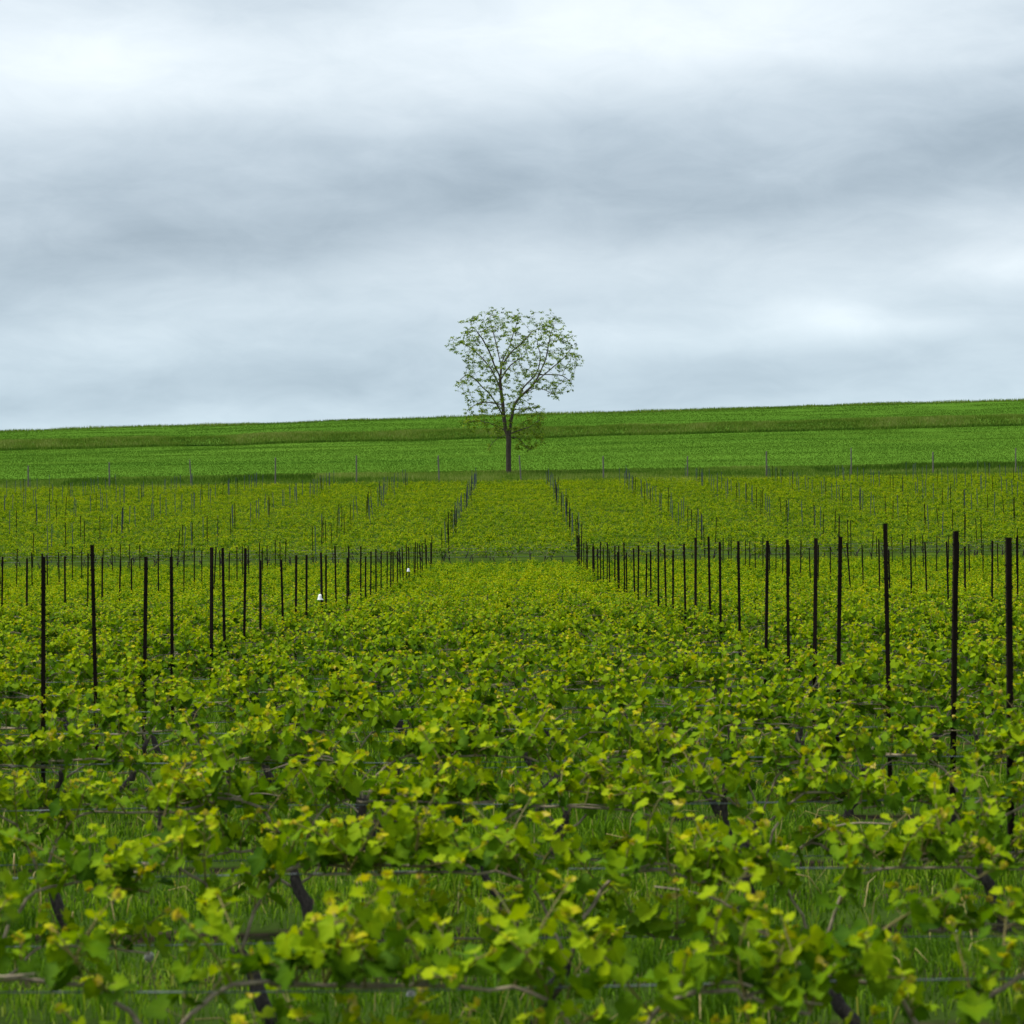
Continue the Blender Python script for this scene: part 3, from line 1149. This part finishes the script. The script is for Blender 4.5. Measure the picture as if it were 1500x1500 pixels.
# ------------------------------------------------------------------ dandelion clocks
for i, (px, py, hh, lab) in enumerate(((220, 1395, .24, 'white dandelion clock on a bent stalk beside a vine trunk'),
                                       (1405, 1370, .22, 'round white dandelion clock in grass among dry straw'),
                                       (603, 1455, .16, 'half closed pale dandelion seed head near the lowest wire'))):
    d = (EYE - hh) * 3413 / (py - 810)
    x = (px - 750) * d / 3413
    t = thing('dandelion', (x, d, gz(x, d)), lab, 'dandelion')
    mb = MB()
    tube(mb, [(.03, 0, 0), (.025, 0, hh * .4), (.01, 0, hh * .8), (0, 0, hh)], .0026, 5)
    mb.build('stalk', m_stalk, t)
    mb = MB()
    rd = np.random.default_rng(i + 3)
    n = 130
    u = rd.normal(0, 1, (n, 3))
    if i == 2:
        u[:, 2] = np.abs(u[:, 2]) * 1.6
    u /= np.linalg.norm(u, axis=1, keepdims=True)
    for q in u:
        c = np.array([0, 0, hh])
        e = c + q * .012
        M = rot_frame(rd.normal(0, 1, 3), q)
        mb.add([c, e - M[:, 0] * .0007, e + M[:, 0] * .0007], [(0, 1, 2)], .5)
        for a in np.arange(4) * math.pi / 4:
            s = (M[:, 0] * math.cos(a) + M[:, 1] * math.sin(a)) * .0045
            w = (M[:, 1] * math.cos(a) - M[:, 0] * math.sin(a)) * .0008
            mb.add([e - s + q * .003, e + w, e + s + q * .003, e - w], [(0, 1, 2), (0, 2, 3)], .5)
    mb.build('seed_head', m_seed, t)

# ------------------------------------------------------------------ grass, crop and weeds


def blades(mb, x, y, h, w, tint, bend=.5, two=True):
    n = len(x)
    z = ground_z(x, y)
    az = rng.uniform(0, 2 * math.pi, n)
    lean = rng.uniform(.05, 1, n) * bend
    dx, dy = np.cos(az) * lean * h, np.sin(az) * lean * h
    fa = rng.uniform(0, 2 * math.pi, n)
    wx, wy = np.cos(fa) * w / 2, np.sin(fa) * w / 2 * .5
    b0 = np.stack([x - wx, y - wy, z - .01], 1)
    b1 = np.stack([x + wx, y + wy, z - .01], 1)
    tip = np.stack([x + dx, y + dy, z + h * (1 - .35 * lean)], 1)
    if two:
        mz = z + h * .58
        m0 = np.stack([x - wx * .8 + dx * .32, y - wy * .8 + dy * .32, mz], 1)
        m1 = np.stack([x + wx * .8 + dx * .32, y + wy * .8 + dy * .32, mz], 1)
        V = np.stack([b0, b1, m0, m1, tip], 1).reshape(-1, 3)
        F = np.array([[0, 1, 3], [0, 3, 2], [2, 3, 4]])[None] + (np.arange(n) * 5)[:, None, None]
        mb.add(V, F.reshape(-1, 3), np.repeat(tint, 5))
    else:
        V = np.stack([b0, b1, tip], 1).reshape(-1, 3)
        F = np.arange(n * 3).reshape(-1, 3)
        mb.add(V, F, np.repeat(tint, 3))


def scatter(n, y0, y1, extra):
    """points over the wedge in view plus a margin, even per square metre"""
    y = rng.uniform(y0, y1, n * 2)
    half = .2198 * y + extra
    keep = rng.random(n * 2) < half / half.max()
    y, half = y[keep][:n], half[keep][:n]
    return rng.uniform(-1, 1, len(y)) * half, y


mb = MB()
for y0, y1, n, hs, ws in ((5.0, 15, 120000, 1.0, 1.0), (15, 30, 95000, 1.1, 1.7), (30, 60, 50000, 1.2, 3.0)):
    x, y = scatter(n, y0, y1, 1.6)
    cl = vnoise(x, y, .35, 1) * .6 + vnoise(x, y, 1.1, 2) * .4
    rowd = np.abs(((y - 5.5 + 1) % 2) - 1)
    keep = rng.random(len(x)) < np.clip(.10 + rowd * 1.5 + 1.3 * (cl - .5), .04, 1)
    x, y, cl = x[keep], y[keep], cl[keep]
    h = (.035 + .21 * np.clip(cl, 0, 1) ** 2.2) * rng.uniform(.5, 1.25, len(x)) * hs
    t = np.clip(.08 + .62 * rng.random(len(x)) * (.55 + vnoise(x, y, .6, 5)), 0, .82)
    dry = rng.random(len(x)) < .012
    t[dry] = rng.uniform(.9, 1, dry.sum())
    h[dry] *= 1.5
    blades(mb, x, y, h, rng.uniform(.004, .009, len(x)) * ws, t, 1.15)
tag(mb.build('grass', m_grass), 'short green grass growing between the vine rows', 'grass', None, 'stuff')

# dry straw stalks lying and standing in the grass
mb = MB()
x, y = scatter(420, 6.5, 20, 1.0)
for a, b in zip(x, y):
    h, az = rng.uniform(.05, .22), rng.uniform(0, 6.28)
    l = rng.uniform(.02, .25)
    z = gz(a, b)
    p = np.array([[a, b, z], [a + math.cos(az) * l * .5, b + math.sin(az) * l * .5, z + h * .8], [a + math.cos(az) * l, b + math.sin(az) * l, z + h * rng.uniform(.4, 1)]])
    tube(mb, p, rng.uniform(.0014, .003), 4, float(rng.uniform(.9, 1)))
tag(mb.build('dry_straw', m_grass), 'pale dry straw stalks scattered in the grass between the front rows', 'straw', None, 'stuff')

# crossing path and verge grass
mb = MB()
x, y = scatter(40000, 89.7, 96, 3)
blades(mb, x, y, rng.uniform(.08, .22, len(x)), .03, np.clip(rng.normal(.55, .15, len(x)), 0, .85), .7, False)
tag(mb.build('path_grass', m_grass), 'green grass on the crossing path between the two vine blocks', 'grass', None, 'stuff')

mb = MB()
x, y = scatter(150000, 182, 209, 8)
patch = vnoise(x, y, 7.0, 8) * .6 + vnoise(x, y, 2.2, 9) * .4
weed = ((x < -17) & (x > -38) & (y > 196) & (y < 203)) | ((x > 26) & (x < 34) & (y > 197) & (y < 203)) | ((x > 34) & (y > 198) & (y < 206))
weed &= patch > .46 + .16 * rng.normal(0, .5, len(x))
h = rng.uniform(.22, .55, len(x)) * (.6 + .8 * patch) * np.interp(y, [182, 186, 200, 205, 209], [.5, .7, .75, .55, .3])
t = np.clip(.62 + .9 * (patch - .5) + rng.normal(0, .18, len(x)), 0, 1)
t[weed] = np.clip(rng.normal(.27, .13, weed.sum()), 0, 1)
h[weed] *= 1.5
w = np.where(weed, .12, .05)
blades(mb, x, y, h, w, t, .6, False)
tag(mb.build('verge_grass', m_verge), 'tall rough grass and dark weeds along the fence line', 'grass', None, 'stuff')

mb = MB()
x, y = scatter(230000, 207.5, 331, 10)
streak = vnoise(x * .12, y, 2.4, 12) * .6 + vnoise(x, y, 9, 13) * .4
drill = .5 + .5 * np.sin((y + .02 * x) * 2 * math.pi / 2.9)
h = rng.uniform(.05, .13, len(x)) * (.7 + .6 * drill)
blades(mb, x, y, h, .10, np.clip(.5 + 1.0 * (streak - .5) + .30 * (drill - .5) + rng.normal(0, .05, len(x)), 0, 1), .6, False)
tag(mb.build('young_crop', m_crop), 'short bright green crop covering the sown field behind the tree', 'crop', None, 'stuff')

mb, mbc = MB(), MB()
for y0, y1, n, h0, h1, tm, ts in ((328.5, 343, 130000, .20, .50, .62, .14), (338, 420, 90000, .06, .15, .36, .06),
                                  (418, 432, 45000, .25, .75, .66, .13)):
    x, y = scatter(n, y0, y1, 12)
    patch = vnoise(x, y, 9.0, 18) * .5 + vnoise(x, y, 3.0, 19) * .5
    if y0 < 330:
        kp = rng.random(len(x)) < np.clip((343 - y) / 7 + .8 * (patch - .5), 0, 1)
        x, y, patch = x[kp], y[kp], patch[kp]
    h = rng.uniform(h0, h1, len(x)) * (.55 + .9 * patch)
    tt = np.clip(tm + .7 * (patch - .5) + rng.normal(0, ts, len(x)), 0, 1)
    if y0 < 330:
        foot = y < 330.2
        tt[foot] = np.clip(tt[foot] - .3, 0, 1)  # shading at the bank's foot, put into the blade tint
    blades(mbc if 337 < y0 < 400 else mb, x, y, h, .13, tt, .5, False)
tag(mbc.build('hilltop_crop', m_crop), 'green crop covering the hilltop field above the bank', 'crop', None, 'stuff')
tag(mb.build('hill_grass', m_verge), 'tall olive grass on the bank and along the hilltop', 'grass', None, 'stuff')
